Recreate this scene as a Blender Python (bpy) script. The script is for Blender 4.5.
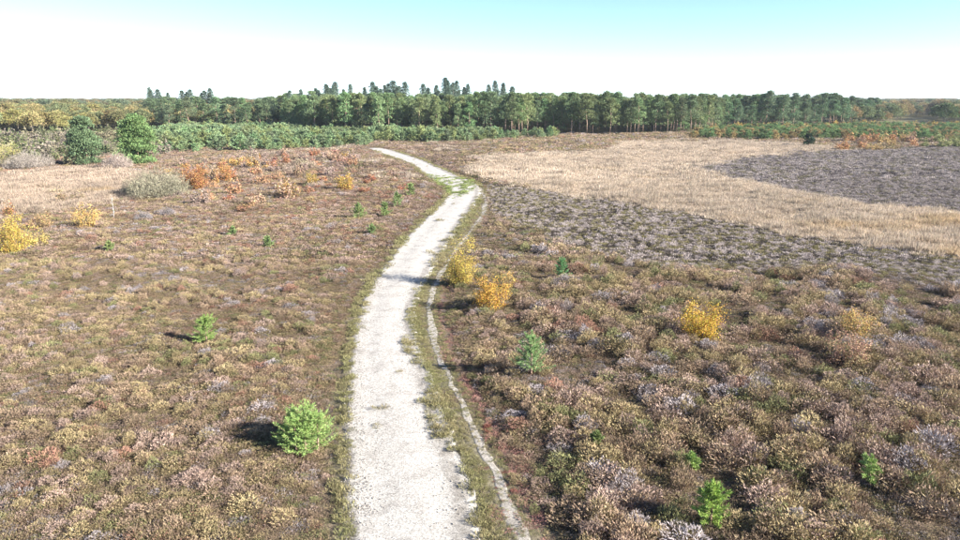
import bpy, math
import numpy as np
from math import radians, sin, cos, pi
for o in list(bpy.data.objects): bpy.data.objects.remove(o)
S = bpy.context.scene
COL = S.collection

# ------------------------------------------------------------------ camera
H = 11.0                       # drone height
F = 685.0                      # focal length in pixels of the 960 wide photograph
PITCH = math.atan(172.0 / F)
cam_d = bpy.data.cameras.new('camera')
cam = bpy.data.objects.new('camera', cam_d); COL.objects.link(cam)
cam.location = (0, 0, H); cam.rotation_euler = (pi / 2 - PITCH, 0, 0)
cam_d.sensor_width = 36; cam_d.lens = F / 960 * 36
cam_d.clip_start = 0.5; cam_d.clip_end = 20000
S.camera = cam

# ------------------------------------------------------------------ sky and sun
SUN_EL, SUN_AZ = radians(25), radians(112)      # azimuth clockwise from +Y
w = bpy.data.worlds.new('World'); S.world = w; w.use_nodes = True
nt = w.node_tree; nt.nodes.clear()
sk = nt.nodes.new('ShaderNodeTexSky'); sk.sky_type = 'NISHITA'; sk.sun_disc = False
sk.sun_elevation = SUN_EL; sk.sun_rotation = SUN_AZ
sk.air_density = 0.5; sk.dust_density = 0.0; sk.ozone_density = 1.9
bg = nt.nodes.new('ShaderNodeBackground'); bg.inputs['Strength'].default_value = 0.084
wo = nt.nodes.new('ShaderNodeOutputWorld')
nt.links.new(sk.outputs[0], bg.inputs[0]); nt.links.new(bg.outputs[0], wo.inputs[0])
sun_d = bpy.data.lights.new('sun', 'SUN'); sun_d.energy = 5.0; sun_d.angle = radians(0.5)
sun_d.color = (1.0, 0.94, 0.86)
sun = bpy.data.objects.new('sun', sun_d); COL.objects.link(sun)
sun.location = (60, -30, 60)
sun.rotation_euler = (pi / 2 - SUN_EL, 0, pi - SUN_AZ)
S.view_settings.view_transform = 'Standard'; S.view_settings.look = 'None'
S.view_settings.gamma = 1; S.view_settings.use_curve_mapping = False
S.view_settings.exposure = 1.93
S.render.engine = 'CYCLES'
S.cycles.max_bounces = 5; S.cycles.diffuse_bounces = 3; S.cycles.glossy_bounces = 1
S.cycles.transmission_bounces = 3; S.cycles.transparent_max_bounces = 4; S.cycles.volume_bounces = 0

# ------------------------------------------------------------------ helpers
def ground(px, py):
    """pixel of the photograph -> point on level ground"""
    px = np.asarray(px, float); py = np.asarray(py, float)
    u = (px - 480) / F; v = (py - 270) / F
    t = H / (sin(PITCH) + v * cos(PITCH))
    return t * u, t * (cos(PITCH) - v * sin(PITCH))
def depth(y): return y * cos(PITCH) + H * sin(PITCH)
def project(x, y):
    d = np.maximum(depth(y), 0.5)
    up = y * sin(PITCH) - H * cos(PITCH)
    return 480 + F * x / d, 270 - F * up / d
def hash2(i, j, s):
    i = i.astype(np.int64); j = j.astype(np.int64)
    n = (i * 374761393 + j * 668265263 + s * 1442695041) & 0x7fffffff
    n = ((n ^ (n >> 13)) * 1274126177) & 0x7fffffff
    n = ((n ^ (n >> 15)) * 668265263) & 0x7fffffff
    return ((n ^ (n >> 16)) & 0xffffff) / float(0xffffff)
def vnoise(x, y, s=0):
    i = np.floor(x); j = np.floor(y); a = x - i; b = y - j
    a = a * a * (3 - 2 * a); b = b * b * (3 - 2 * b)
    return ((hash2(i, j, s) * (1 - a) + hash2(i + 1, j, s) * a) * (1 - b)
            + (hash2(i, j + 1, s) * (1 - a) + hash2(i + 1, j + 1, s) * a) * b)
def fbm(x, y, sc, s=0, o=3):
    x = np.asarray(x, float); y = np.asarray(y, float)
    r = 0; a = 1; t = 0
    for k in range(o):
        r = r + a * vnoise(x / sc + 17.3 * k, y / sc - 9.1 * k, s + k); t += a; a *= .5; sc *= .5
    return r / t
def sstep(a, b, x):
    t = np.clip((x - a) / (b - a), 0, 1); return t * t * (3 - 2 * t)
def inpoly(px, py, poly):
    r = np.zeros(np.shape(px), bool); n = len(poly)
    for i in range(n):
        x1, y1 = poly[i]; x2, y2 = poly[(i + 1) % n]
        if y1 == y2: continue
        c = ((y1 > py) != (y2 > py)) & (px < (x2 - x1) * (py - y1) / (y2 - y1) + x1)
        r ^= c
    return r
def mesh(name, V, Q, mats, var=None, midx=None, smooth=False):
    """V (n,3), Q (m,k) faces with k = 3 or 4, var = value per vertex"""
    V = np.asarray(V, np.float32); Q = np.asarray(Q, np.int32)
    me = bpy.data.meshes.new(name)
    me.vertices.add(len(V)); me.vertices.foreach_set('co', V.ravel())
    k = Q.shape[1]
    me.loops.add(Q.size); me.loops.foreach_set('vertex_index', Q.ravel())
    me.polygons.add(len(Q))
    me.polygons.foreach_set('loop_start', np.arange(0, Q.size, k, dtype=np.int32))
    if smooth: me.polygons.foreach_set('use_smooth', np.ones(len(Q), bool))
    for m in (mats if isinstance(mats, (list, tuple)) else [mats]): me.materials.append(m)
    if midx is not None: me.polygons.foreach_set('material_index', np.asarray(midx, np.int32))
    if var is not None:
        a = me.attributes.new('var', 'FLOAT', 'POINT'); a.data.foreach_set('value', np.asarray(var, np.float32))
    me.update(calc_edges=True); me.validate()
    return me
def link(name, data, parent=None, loc=None):
    o = bpy.data.objects.new(name, data); COL.objects.link(o)
    if parent is not None: o.parent = parent
    if loc is not None: o.location = loc
    return o
def tag(o, label, cat=None, group=None, kind=None):
    if label: o['label'] = label
    if cat: o['category'] = cat
    if group: o['group'] = group
    if kind: o['kind'] = kind
    return o
def unit(v): return v / np.maximum(np.linalg.norm(v, axis=-1, keepdims=True), 1e-6)
def kites(P, D, L, W, rng, wide=.5):
    """leaf-like kites: base P, direction D, length L, width W"""
    n = len(P); D = unit(D)
    Sd = unit(np.cross(D, rng.normal(size=(n, 3))))
    L = np.broadcast_to(np.asarray(L, float), (n,))[:, None]; W = np.broadcast_to(np.asarray(W, float), (n,))[:, None]
    V = np.stack([P, P + D * L * wide + Sd * W / 2, P + D * L, P + D * L * wide - Sd * W / 2], 1).reshape(-1, 3)
    Q = np.arange(4 * n).reshape(n, 4)
    return V, Q
def tube(pts, rad, sides=5):
    pts = np.asarray(pts, float); n = len(pts)
    T = unit(np.gradient(pts, axis=0)); ref = np.array([.31, .17, .93]); 
    A = unit(np.cross(T, ref)); B = np.cross(T, A)
    an = np.arange(sides) * 2 * pi / sides
    rad = np.asarray(rad, float)
    V = (pts[:, None, :] + rad[:, None, None] * (A[:, None, :] * np.cos(an)[None, :, None] + B[:, None, :] * np.sin(an)[None, :, None])).reshape(-1, 3)
    Q = []
    for i in range(n - 1):
        for j in range(sides):
            k = (j + 1) % sides
            Q.append((i * sides + j, i * sides + k, (i + 1) * sides + k, (i + 1) * sides + j))
    return V, np.array(Q)
class Mesher:
    def __init__(s): s.V = []; s.Q = []; s.v = []; s.m = []; s.n = 0
    def add(s, VQ, var=None, mi=0):
        V, Q = VQ
        s.V.append(V); s.Q.append(Q + s.n); s.n += len(V)
        s.v.append(np.full(len(V), .5) if var is None else var); s.m.append(np.full(len(Q), mi))
    def build(s, name, mats, smooth=False):
        return mesh(name, np.concatenate(s.V), np.concatenate(s.Q), mats, np.concatenate(s.v), np.concatenate(s.m), smooth)

# ------------------------------------------------------------------ materials
def mat(name):
    m = bpy.data.materials.new(name); m.use_nodes = True
    t = m.node_tree; b = t.nodes['Principled BSDF']; b.inputs['Roughness'].default_value = .8
    b.inputs['Specular IOR Level'].default_value = .25
    return m, t, b
def foliage(name, translucent=.25, hue=.06, lo=.55, hi=1.45, second=None):
    """leaf material: own tint per plant ('tint'), varied per leaf ('var')"""
    m, t, b = mat(name); N = t.nodes.new; Lk = t.links.new
    a = N('ShaderNodeAttribute'); a.attribute_type = 'INSTANCER'; a.attribute_name = 'tint'
    v = N('ShaderNodeAttribute'); v.attribute_name = 'var'
    mr = N('ShaderNodeMapRange'); mr.inputs['To Min'].default_value = lo; mr.inputs['To Max'].default_value = hi
    Lk(v.outputs['Fac'], mr.inputs['Value'])
    hs = N('ShaderNodeHueSaturation')
    mh = N('ShaderNodeMapRange'); mh.inputs['To Min'].default_value = .5 - hue; mh.inputs['To Max'].default_value = .5 + hue
    wn = N('ShaderNodeMath'); wn.operation = 'MULTIPLY'; wn.inputs[1].default_value = 7.31
    fr = N('ShaderNodeMath'); fr.operation = 'FRACT'
    Lk(v.outputs['Fac'], wn.inputs[0]); Lk(wn.outputs[0], fr.inputs[0]); Lk(fr.outputs[0], mh.inputs['Value'])
    Lk(mh.outputs[0], hs.inputs['Hue']); Lk(mr.outputs[0], hs.inputs['Value']); Lk(a.outputs['Color'], hs.inputs['Color'])
    Lk(hs.outputs[0], b.inputs['Base Color'])
    tr = N('ShaderNodeBsdfTranslucent'); Lk(hs.outputs[0], tr.inputs[0])
    mx = N('ShaderNodeMixShader'); mx.inputs[0].default_value = translucent
    out = t.nodes['Material Output']
    Lk(b.outputs[0], mx.inputs[1]); Lk(tr.outputs[0], mx.inputs[2]); Lk(mx.outputs[0], out.inputs[0])
    return m
M_heath = foliage('heather_sprigs', .15, .018, .65, 1.4)
M_grass = foliage('grass_blades', .3, .02)
M_needle = foliage('pine_needles', .15, .025)
M_leaf = foliage('leaves', .3, .035)
M_twig = foliage('bare_twigs', 0, .02)
def bark(name, c1, c2, sc):
    m, t, b = mat(name); N = t.nodes.new; Lk = t.links.new
    tc = N('ShaderNodeTexCoord'); no = N('ShaderNodeTexNoise'); no.inputs['Scale'].default_value = sc; no.inputs['Detail'].default_value = 6
    r = N('ShaderNodeValToRGB'); r.color_ramp.elements[0].color = (*c1, 1); r.color_ramp.elements[1].color = (*c2, 1)
    r.color_ramp.elements[0].position = .35; r.color_ramp.elements[1].position = .65
    Lk(tc.outputs['Object'], no.inputs['Vector']); Lk(no.outputs['Fac'], r.inputs[0]); Lk(r.outputs[0], b.inputs['Base Color'])
    bp = N('ShaderNodeBump'); bp.inputs['Strength'].default_value = .6; Lk(no.outputs['Fac'], bp.inputs['Height']); Lk(bp.outputs[0], b.inputs['Normal'])
    return m
M_pinebark = bark('pine_bark', (.14, .09, .065), (.38, .27, .20), 4)
M_oakbark = bark('oak_bark', (.07, .06, .05), (.17, .15, .12), 5)
M_birchbark = bark('birch_bark', (.18, .16, .14), (.62, .6, .57), 9)
def ground_mat():
    m, t, b = mat('heath_soil'); N = t.nodes.new; Lk = t.links.new
    a = N('ShaderNodeAttribute'); a.attribute_name = 'gcol'
    tc = N('ShaderNodeTexCoord')
    n1 = N('ShaderNodeTexNoise'); n1.inputs['Scale'].default_value = 7; n1.inputs['Detail'].default_value = 8; n1.inputs['Roughness'].default_value = .7
    n2 = N('ShaderNodeTexNoise'); n2.inputs['Scale'].default_value = .7; n2.inputs['Detail'].default_value = 6
    Lk(tc.outputs['Object'], n1.inputs['Vector']); Lk(tc.outputs['Object'], n2.inputs['Vector'])
    m1 = N('ShaderNodeMapRange'); m1.inputs['From Min'].default_value = .3; m1.inputs['From Max'].default_value = .7; m1.inputs['To Min'].default_value = .45; m1.inputs['To Max'].default_value = 1.5
    m2 = N('ShaderNodeMapRange'); m2.inputs['From Min'].default_value = .3; m2.inputs['From Max'].default_value = .7; m2.inputs['To Min'].default_value = .75; m2.inputs['To Max'].default_value = 1.25
    Lk(n1.outputs['Fac'], m1.inputs['Value']); Lk(n2.outputs['Fac'], m2.inputs['Value'])
    mu = N('ShaderNodeMath'); mu.operation = 'MULTIPLY'; Lk(m1.outputs[0], mu.inputs[0]); Lk(m2.outputs[0], mu.inputs[1])
    hs = N('ShaderNodeHueSaturation'); Lk(a.outputs['Color'], hs.inputs['Color']); Lk(mu.outputs[0], hs.inputs['Value'])
    Lk(hs.outputs[0], b.inputs['Base Color'])
    bp = N('ShaderNodeBump'); bp.inputs['Strength'].default_value = .8; bp.inputs['Distance'].default_value = .08
    Lk(n1.outputs['Fac'], bp.inputs['Height']); Lk(bp.outputs[0], b.inputs['Normal'])
    return m
M_ground = ground_mat()
def gravel_mat(name, base, dark, moss):
    m, t, b = mat(name); N = t.nodes.new; Lk = t.links.new
    tc = N('ShaderNodeTexCoord')
    vo = N('ShaderNodeTexVoronoi'); vo.inputs['Scale'].default_value = 26
    n1 = N('ShaderNodeTexNoise'); n1.inputs['Scale'].default_value = 1.1; n1.inputs['Detail'].default_value = 9; n1.inputs['Roughness'].default_value = .72
    n3 = N('ShaderNodeTexNoise'); n3.inputs['Scale'].default_value = 20; n3.inputs['Detail'].default_value = 6; n3.inputs['Roughness'].default_value = .8
    for n in (vo, n1, n3): Lk(tc.outputs['Object'], n.inputs['Vector'])
    r = N('ShaderNodeValToRGB'); e = r.color_ramp.elements
    e[0].position = .34; e[0].color = (*dark, 1); e[1].position = .5; e[1].color = (*base, 1)
    Lk(n1.outputs['Fac'], r.inputs[0])
    # single stones, some of them darker or lighter
    sp = N('ShaderNodeSeparateColor'); Lk(vo.outputs['Color'], sp.inputs[0])
    rs = N('ShaderNodeMapRange'); rs.inputs['To Min'].default_value = .72; rs.inputs['To Max'].default_value = 1.18; Lk(sp.outputs[0], rs.inputs['Value'])
    rn = N('ShaderNodeMapRange'); rn.inputs['From Min'].default_value = .3; rn.inputs['From Max'].default_value = .6; rn.inputs['To Min'].default_value = .45; rn.inputs['To Max'].default_value = 1.12; Lk(n3.outputs['Fac'], rn.inputs['Value'])
    mu = N('ShaderNodeMath'); mu.operation = 'MULTIPLY'; Lk(rs.outputs[0], mu.inputs[0]); Lk(rn.outputs[0], mu.inputs[1])
    hs = N('ShaderNodeHueSaturation'); Lk(r.outputs[0], hs.inputs['Color']); Lk(mu.outputs[0], hs.inputs['Value'])
    # mossy, worn shoulders, by the strip's own crosswise value
    a = N('ShaderNodeAttribute'); a.attribute_name = 'var'
    n4 = N('ShaderNodeTexNoise'); n4.inputs['Scale'].default_value = 2.6; n4.inputs['Detail'].default_value = 8; n4.inputs['Roughness'].default_value = .7
    Lk(tc.outputs['Object'], n4.inputs['Vector'])
    ad = N('ShaderNodeMath'); ad.operation = 'ADD'; Lk(a.outputs['Fac'], ad.inputs[0]); Lk(n4.outputs['Fac'], ad.inputs[1])
    ms = N('ShaderNodeMapRange'); ms.inputs['From Min'].default_value = 1.0; ms.inputs['From Max'].default_value = 1.3; Lk(ad.outputs[0], ms.inputs['Value'])
    mx = N('ShaderNodeMix'); mx.data_type = 'RGBA'; Lk(ms.outputs[0], mx.inputs[0]); Lk(hs.outputs[0], mx.inputs[6])
    hs2 = N('ShaderNodeHueSaturation'); hs2.inputs['Color'].default_value = (*moss, 1); Lk(mu.outputs[0], hs2.inputs['Value']); Lk(hs2.outputs[0], mx.inputs[7])
    Lk(mx.outputs[2], b.inputs['Base Color']); b.inputs['Roughness'].default_value = .95
    bp = N('ShaderNodeBump'); bp.inputs['Strength'].default_value = .7; bp.inputs['Distance'].default_value = .03
    Lk(n3.outputs['Fac'], bp.inputs['Height']); Lk(bp.outputs[0], b.inputs['Normal'])
    return m
M_gravel = gravel_mat('pale_gravel', (.455, .43, .385), (.33, .305, .27), (.25, .225, .19))
M_trail = gravel_mat('trodden_sand', (.36, .33, .285), (.22, .20, .17), (.17, .155, .10))

# ------------------------------------------------------------------ the path and the trail beside it (lines read off the photograph)
PATH = [(540, 343, 487), (500, 341, 481), (450, 342, 462), (400, 343, 441), (350, 348, 422), (320, 355, 415), (300, 362, 419),
        (280, 373, 429), (260, 388, 440), (240, 403, 452), (222, 421, 465), (210, 433, 473), (200, 443, 479), (192, 449, 482),
        (186, 447, 480), (181, 436, 472), (176, 427, 459), (171, 419, 448), (166, 414, 436), (161, 403, 426), (156, 389, 411), (151, 375, 395), (148, 368, 382)]
TRAIL = [(540, 522, 13), (500, 506, 11), (470, 493, 10), (440, 479, 9), (400, 459, 8), (370, 446, 7.5), (345, 436, 7), (320, 429, 7), (300, 430, 6.5), (280, 437, 6),
         (262, 448, 5.5), (245, 460, 5), (228, 473, 4.5), (212, 483, 4), (198, 485, 3.5), (187, 480, 3)]
def spline(P, step):
    P = np.asarray(P, float); out = []
    Q = np.vstack([2 * P[0] - P[1], P, 2 * P[-1] - P[-2]])
    for i in range(1, len(Q) - 2):
        p0, p1, p2, p3 = Q[i - 1:i + 3]; n = max(2, int(np.linalg.norm((p2 - p1)[:2]) / step))
        t = np.linspace(0, 1, n, endpoint=False)[:, None]
        out.append(.5 * (2 * p1 + (p2 - p0) * t + (2 * p0 - 5 * p1 + 4 * p2 - p3) * t * t + (3 * p1 - p0 - 3 * p2 + p3) * t ** 3))
    out.append(P[-1:]); return np.vstack(out)
_py = np.array([p[0] for p in PATH]); _l = ground([p[1] for p in PATH], _py); _r = ground([p[2] for p in PATH], _py)
ED = np.stack([_l[0], _l[1], _r[0], _r[1]], 1)
ED = np.vstack([ED[0] + (ED[0] - ED[2]) * 2.2, ED])
ED = spline(ED, .25)
PC = (ED[:, :2] + ED[:, 2:]) / 2; PW = np.linalg.norm(ED[:, 2:] - ED[:, :2], axis=1) / 2
_ty = np.array([p[0] for p in TRAIL]); _t0 = ground([p[1] for p in TRAIL], _ty)
_tw = np.array([p[2] for p in TRAIL]) / F * depth(_t0[1]) * .5
TR = np.stack([_t0[0], _t0[1], _tw], 1); TR = np.vstack([TR[0] + (TR[0] - TR[2]) * 1.6, TR]); TR = spline(TR, .25)
TR[:, 2] *= .45 + 1.0 * fbm(np.arange(len(TR)) * .25, np.zeros(len(TR)), 2.2, 611); TR[:, 0] += (fbm(np.arange(len(TR)) * .25, np.ones(len(TR)) * 9, 1.7, 617) - .5) * .35
def near(x, y, C, Wd):
    """signed distance to a strip's edge: negative inside"""
    x = np.asarray(x, float).ravel(); y = np.asarray(y, float).ravel(); out = np.full(len(x), 1e3)
    c = C[::2]; wd = Wd[::2]
    sel = np.where((np.abs(x + 6) < 45) & (y < 175))[0]
    for s in range(0, len(sel), 20000):
        k = sel[s:s + 20000]
        d = np.hypot(x[k, None] - c[None, :, 0], y[k, None] - c[None, :, 1]) - wd[None, :]
        out[k] = d.min(1)
    return out

# ------------------------------------------------------------------ vegetation zones (pixel outlines -> land cover)
TAN = [[(466, 171), (480, 160), (530, 154), (608, 152), (622, 143), (730, 141), (812, 145), (850, 150), (792, 154), (730, 160), (694, 168), (738, 183), (830, 200), (900, 212), (975, 216), (1500, 232),
        (1500, 320), (960, 258), (880, 249), (830, 239), (760, 227), (680, 213), (600, 201), (540, 192), (490, 182)],
       [(-400, 185), (0, 176), (60, 170), (128, 171), (182, 186), (135, 199), (62, 211), (0, 218), (-400, 235)]]
MOWN = [(484, 186), (540, 192), (600, 201), (680, 213), (760, 227), (830, 239), (880, 249), (960, 258), (1500, 320), (1500, 380), (960, 288), (860, 272), (720, 270), (640, 266), (560, 248), (505, 222), (488, 205)]
DARK = [(694, 168), (730, 160), (792, 154), (850, 150), (960, 146), (1500, 135), (1500, 232), (975, 216), (900, 212), (830, 200), (738, 183)]
def zones(x, y):
    """0 heath, 1 tan grass, 2 cut heath, 3 grey heath patch"""
    wx = (fbm(x, y, 7, 31) - .5) * .09 * (20 + y * .35) * .35; wy = (fbm(x, y, 7, 57) - .5) * .12 * (20 + y * .35) * .6
    px, py = project(x + wx, y + wy)
    z = np.zeros(np.shape(x), int); ok = np.asarray(y) > 15
    z[ok & inpoly(px, py, MOWN)] = 2
    z[ok & inpoly(px, py, DARK)] = 3
    for t in TAN: z[ok & inpoly(px, py, t)] = 1
    return z
def pathdist(x, y): return np.minimum(near(x, y, PC, PW), near(x, y, TR[:, :2], TR[:, 2]))
def hgt(x, y, pd=None):
    x = np.asarray(x, float); y = np.asarray(y, float)
    if pd is None: pd = pathdist(x, y).reshape(x.shape)
    k = sstep(.25, 3.0, pd)
    return -.04 + k * ((fbm(x, y, 6, 3) - .45) * .55 + (fbm(x, y, 30, 8, 2) - .45) * .7)

# ground: one sheet to the horizon
def axis(lo, hi, d0, a, b, grow):
    v = list(np.arange(a, b + 1e-6, d0)); s = d0
    while v[-1] < hi: s *= grow; v.append(v[-1] + s)
    s = d0
    while v[0] > lo: s *= grow; v.insert(0, v[0] - s)
    return np.array(v)
gx = axis(-6000, 6000, .6, -45, 60, 1.07); gy = axis(-400, 9000, .6, 8, 110, 1.045)
GX, GY = np.meshgrid(gx, gy); nx, ny = len(gx), len(gy)
gpd = pathdist(GX, GY).reshape(GX.shape)
GZ = hgt(GX, GY, gpd)
ii = np.arange(nx * ny).reshape(ny, nx)
gq = np.stack([ii[:-1, :-1], ii[:-1, 1:], ii[1:, 1:], ii[1:, :-1]], -1).reshape(-1, 4)
gme = mesh('ground', np.stack([GX, GY, GZ], -1).reshape(-1, 3), gq, M_ground, smooth=True)
gz = zones(GX.ravel(), GY.ravel())
pal = np.array([(.115, .085, .055), (.40, .32, .21), (.14, .115, .085), (.16, .135, .12)])
gc = pal[gz]
far = sstep(150, 260, GY.ravel())[:, None]
gc = gc * (1 - far) + np.array([.12, .11, .05]) * far
vg = (1 - sstep(.05, .7, gpd.ravel() + (fbm(GX.ravel(), GY.ravel(), 1.5, 91) - .5)))[:, None]
gc = gc * (1 - vg) + np.array([.17, .15, .10]) * vg
ca = gme.color_attributes.new('gcol', 'FLOAT_COLOR', 'POINT')
ca.data.foreach_set('color', np.concatenate([gc, np.ones((len(gc), 1))], 1).astype(np.float32).ravel())
tag(link('ground', gme), 'brown peaty heath ground stretching to the horizon', kind='structure')

# path: an uneven gravel strip with two faint wheel tracks
def strip(name, Lp, Rp, m, nc, crown, rag, seed, worn, rough=.03, rut=.018):
    n = len(Lp); ts = np.linspace(0, 1, nc); V = []; var = []
    s = np.arange(n) * .25
    jl = (fbm(s, s * 0, 1.6, seed) + .5 * hash2(np.floor(s / .25), s * 0, 3) - .75) * rag; jr = (fbm(s, s * 0 + 40, 1.6, seed + 5) + .5 * hash2(np.floor(s / .25), s * 0, 5) - .75) * rag
    d = unit(Rp - Lp); Lp = Lp + d * jl[:, None]; Rp = Rp + d * jr[:, None]
    for k, t in enumerate(ts):
        p = Lp * (1 - t) + Rp * t; e = abs(t - .5) * 2
        z = crown * (1 - e ** 2) - rut * (np.exp(-((t - .28) / .1) ** 2) + np.exp(-((t - .74) / .1) ** 2))
        z = z + (fbm(p[:, 0], p[:, 1], .9, seed + 9) - .5) * rough
        if k in (0, nc - 1): z = z * 0 - .08
        elif crown < 0: z = z * 0 - .030 + (fbm(p[:, 0], p[:, 1], .7, seed + 9) - .5) * .012
        V.append(np.concatenate([p, np.broadcast_to(np.asarray(z, float), (n,))[:, None]], 1))
        var.append(np.full(n, worn(t)) if not hasattr(worn(t), '__len__') else worn(t))
    V = np.stack(V, 1).reshape(-1, 3); var = np.stack(var, 1).ravel()
    i = np.arange(n * nc).reshape(n, nc)
    q = np.stack([i[:-1, :-1], i[:-1, 1:], i[1:, 1:], i[1:, :-1]], -1).reshape(-1, 4)
    return mesh(name, V, q, m, var, smooth=True)
def worn_path(t):
    return 1.15 * max(0, 1 - t / .15) + .72 * math.exp(-((t - .86) / .13) ** 2) + .22 * math.exp(-((t - .5) / .1) ** 2)
tag(link('gravel_path', strip('gravel_path', ED[:, :2], ED[:, 2:], M_gravel, 21, .035, .36, 11, worn_path)), 'wide pale gravel track winding through the heather', kind='structure')
tn = np.gradient(TR[:, :2], axis=0); tn = unit(np.stack([tn[:, 1], -tn[:, 0]], 1))
tag(link('foot_trail', strip('foot_trail', TR[:, :2] - tn * TR[:, 2:] * 1.35, TR[:, :2] + tn * TR[:, 2:] * 1.35, M_trail, 9, -.012, .20, 23, lambda t: .25 + .4 * abs(t - .5) * 2)), 'narrow trodden foot trail beside the wide gravel track', kind='structure')

# ------------------------------------------------------------------ scattering on the ground (one object per ground cover)
def scatter(name, pts, idx, rot, scl, tint, protos, label, mats=None):
    me = bpy.data.meshes.new(name); me.vertices.add(len(pts)); me.vertices.foreach_set('co', np.asarray(pts, np.float32).ravel())
    for nm, ty, da, key in (('idx', 'INT', idx, 'value'), ('rot', 'FLOAT_VECTOR', rot, 'vector'), ('scl', 'FLOAT_VECTOR', scl, 'vector'), ('tint', 'FLOAT_VECTOR', tint, 'vector')):
        a = me.attributes.new(nm, ty, 'POINT'); a.data.foreach_set(key, np.ascontiguousarray(da, np.int32 if ty == 'INT' else np.float32).ravel())
    c = bpy.data.collections.new(name + '_kinds')
    for i, p in enumerate(protos):
        c.objects.link(bpy.data.objects.new('%s_kind_%03d' % (name, i), p))
    g = bpy.data.node_groups.new(name, 'GeometryNodeTree')
    g.interface.new_socket('Geometry', in_out='INPUT', socket_type='NodeSocketGeometry')
    g.interface.new_socket('Geometry', in_out='OUTPUT', socket_type='NodeSocketGeometry')
    N = g.nodes.new; Lk = g.links.new
    gi = N('NodeGroupInput'); go = N('NodeGroupOutput'); ip = N('GeometryNodeInstanceOnPoints'); ci = N('GeometryNodeCollectionInfo')
    ci.inputs['Collection'].default_value = c; ci.inputs['Separate Children'].default_value = True; ci.inputs['Reset Children'].default_value = True
    def na(nm, ty):
        n = N('GeometryNodeInputNamedAttribute'); n.data_type = ty; n.inputs['Name'].default_value = nm; return n.outputs['Attribute']
    er = N('FunctionNodeEulerToRotation'); Lk(na('rot', 'FLOAT_VECTOR'), er.inputs[0])
    ip.inputs['Pick Instance'].default_value = True
    Lk(gi.outputs[0], ip.inputs['Points']); Lk(ci.outputs[0], ip.inputs['Instance']); Lk(na('idx', 'INT'), ip.inputs['Instance Index'])
    Lk(er.outputs[0], ip.inputs['Rotation']); Lk(na('scl', 'FLOAT_VECTOR'), ip.inputs['Scale']); Lk(ip.outputs[0], go.inputs[0])
    o = link(name, me); md = o.modifiers.new('scatter', 'NODES'); md.node_group = g
    return tag(o, label, kind='stuff')

def jgrid(y0, y1, sp, rng, side=1.22, extra=6):
    """jittered points in the wedge of land the camera looks over, with a margin on both sides"""
    ys = np.arange(y0, y1, sp); xm = y1 * .70 * side + extra; xs = np.arange(-xm, xm, sp)
    X, Y = np.meshgrid(xs, ys); X = X.ravel() + rng.uniform(-.5, .5, X.size) * sp; Y = Y.ravel() + rng.uniform(-.5, .5, Y.size) * sp
    k = np.abs(X) < (depth(Y) * .70 * side + extra); return X[k], Y[k]

def tuft(seed, n, R, Ht, L, W, spread=.6, droop=.35):
    r = np.random.default_rng(seed)
    rr = R * np.sqrt(r.uniform(0, 1, n)); an = r.uniform(0, 2 * pi, n)
    hs = Ht * (1 - .6 * (rr / R) ** 2)
    P = np.stack([rr * np.cos(an), rr * np.sin(an), hs * r.uniform(.12, .82, n)], 1)
    D = np.stack([np.cos(an) * spread * rr / R, np.sin(an) * spread * rr / R, np.ones(n)], 1) + r.normal(size=(n, 3)) * droop
    V, Q = kites(P, D, L * r.uniform(.6, 1.25, n), W * r.uniform(.7, 1.3, n), r)
    return V, Q, np.repeat(r.uniform(0, 1, n), 4)
def tuft_mesh(name, seed, m, **k):
    V, Q, v = tuft(seed, **k); return mesh(name, V, Q, m, v)
def dome(seed, n, R, Ht, L, W):
    """rounded heather bush: fine sprigs over a lumpy dome"""
    r = np.random.default_rng(seed)
    d = unit(r.normal(size=(n, 3))); d[:, 2] = np.abs(d[:, 2])
    lump = 1 + .20 * np.sin(d[:, 0] * 5 + seed) * np.cos(d[:, 1] * 6 + 2 * seed) + .12 * np.sin(d[:, 2] * 7 + d[:, 0] * 4)
    rad = lump * np.where(r.uniform(0, 1, n) < .75, r.uniform(.82, 1.0, n), r.uniform(.4, .85, n))
    P = d * rad[:, None] * np.array([R, R, Ht])
    D = d * .8 + np.array([0, 0, .55]) + r.normal(size=(n, 3)) * .42
    V, Q = kites(P - unit(D) * L * .4, D, L * r.uniform(.6, 1.3, n), W * r.uniform(.7, 1.3, n), r)
    V[:, 2] = np.maximum(V[:, 2], -.02)
    return V, Q, np.repeat(r.uniform(0, 1, n), 4)
def dome_mesh(name, seed, m, **k):
    V, Q, v = dome(seed, **k); return mesh(name, V, Q, m, v)
HP = [tuft_mesh('heather_tuft', 100 + i, M_heath, n=200, R=.26, Ht=.24, L=.085, W=.019) for i in range(4)]
HF = [tuft_mesh('heather_tuft_far', 120 + i, M_heath, n=150, R=.42, Ht=.26, L=.12, W=.045) for i in range(4)]
HV = [tuft_mesh('heather_patch', 140 + i, M_heath, n=190, R=.9, Ht=.30, L=.17, W=.09) for i in range(4)]
DP = [dome_mesh('heather_bush', 240 + i, M_heath, n=900, R=.40, Ht=.48, L=.085, W=.0185) for i in range(6)]
DF = [dome_mesh('heather_bush_mid', 250 + i, M_heath, n=380, R=.45, Ht=.46, L=.11, W=.034) for i in range(4)]
DV = [dome_mesh('heather_bush_far', 260 + i, M_heath, n=170, R=.60, Ht=.46, L=.16, W=.08) for i in range(4)]
GP = [tuft_mesh('grass_clump', 160 + i, M_grass, n=110, R=.34, Ht=.18, L=.42, W=.022, spread=.7, droop=.3) for i in range(4)]
GF = [tuft_mesh('grass_clump_far', 170 + i, M_grass, n=190, R=.8, Ht=.16, L=.36, W=.038, spread=.3, droop=.3) for i in range(4)]
VG = [tuft_mesh('verge_tuft', 180 + i, M_grass, n=90, R=.22, Ht=.05, L=.13, W=.02, spread=.7, droop=.45) for i in range(4)]

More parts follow.
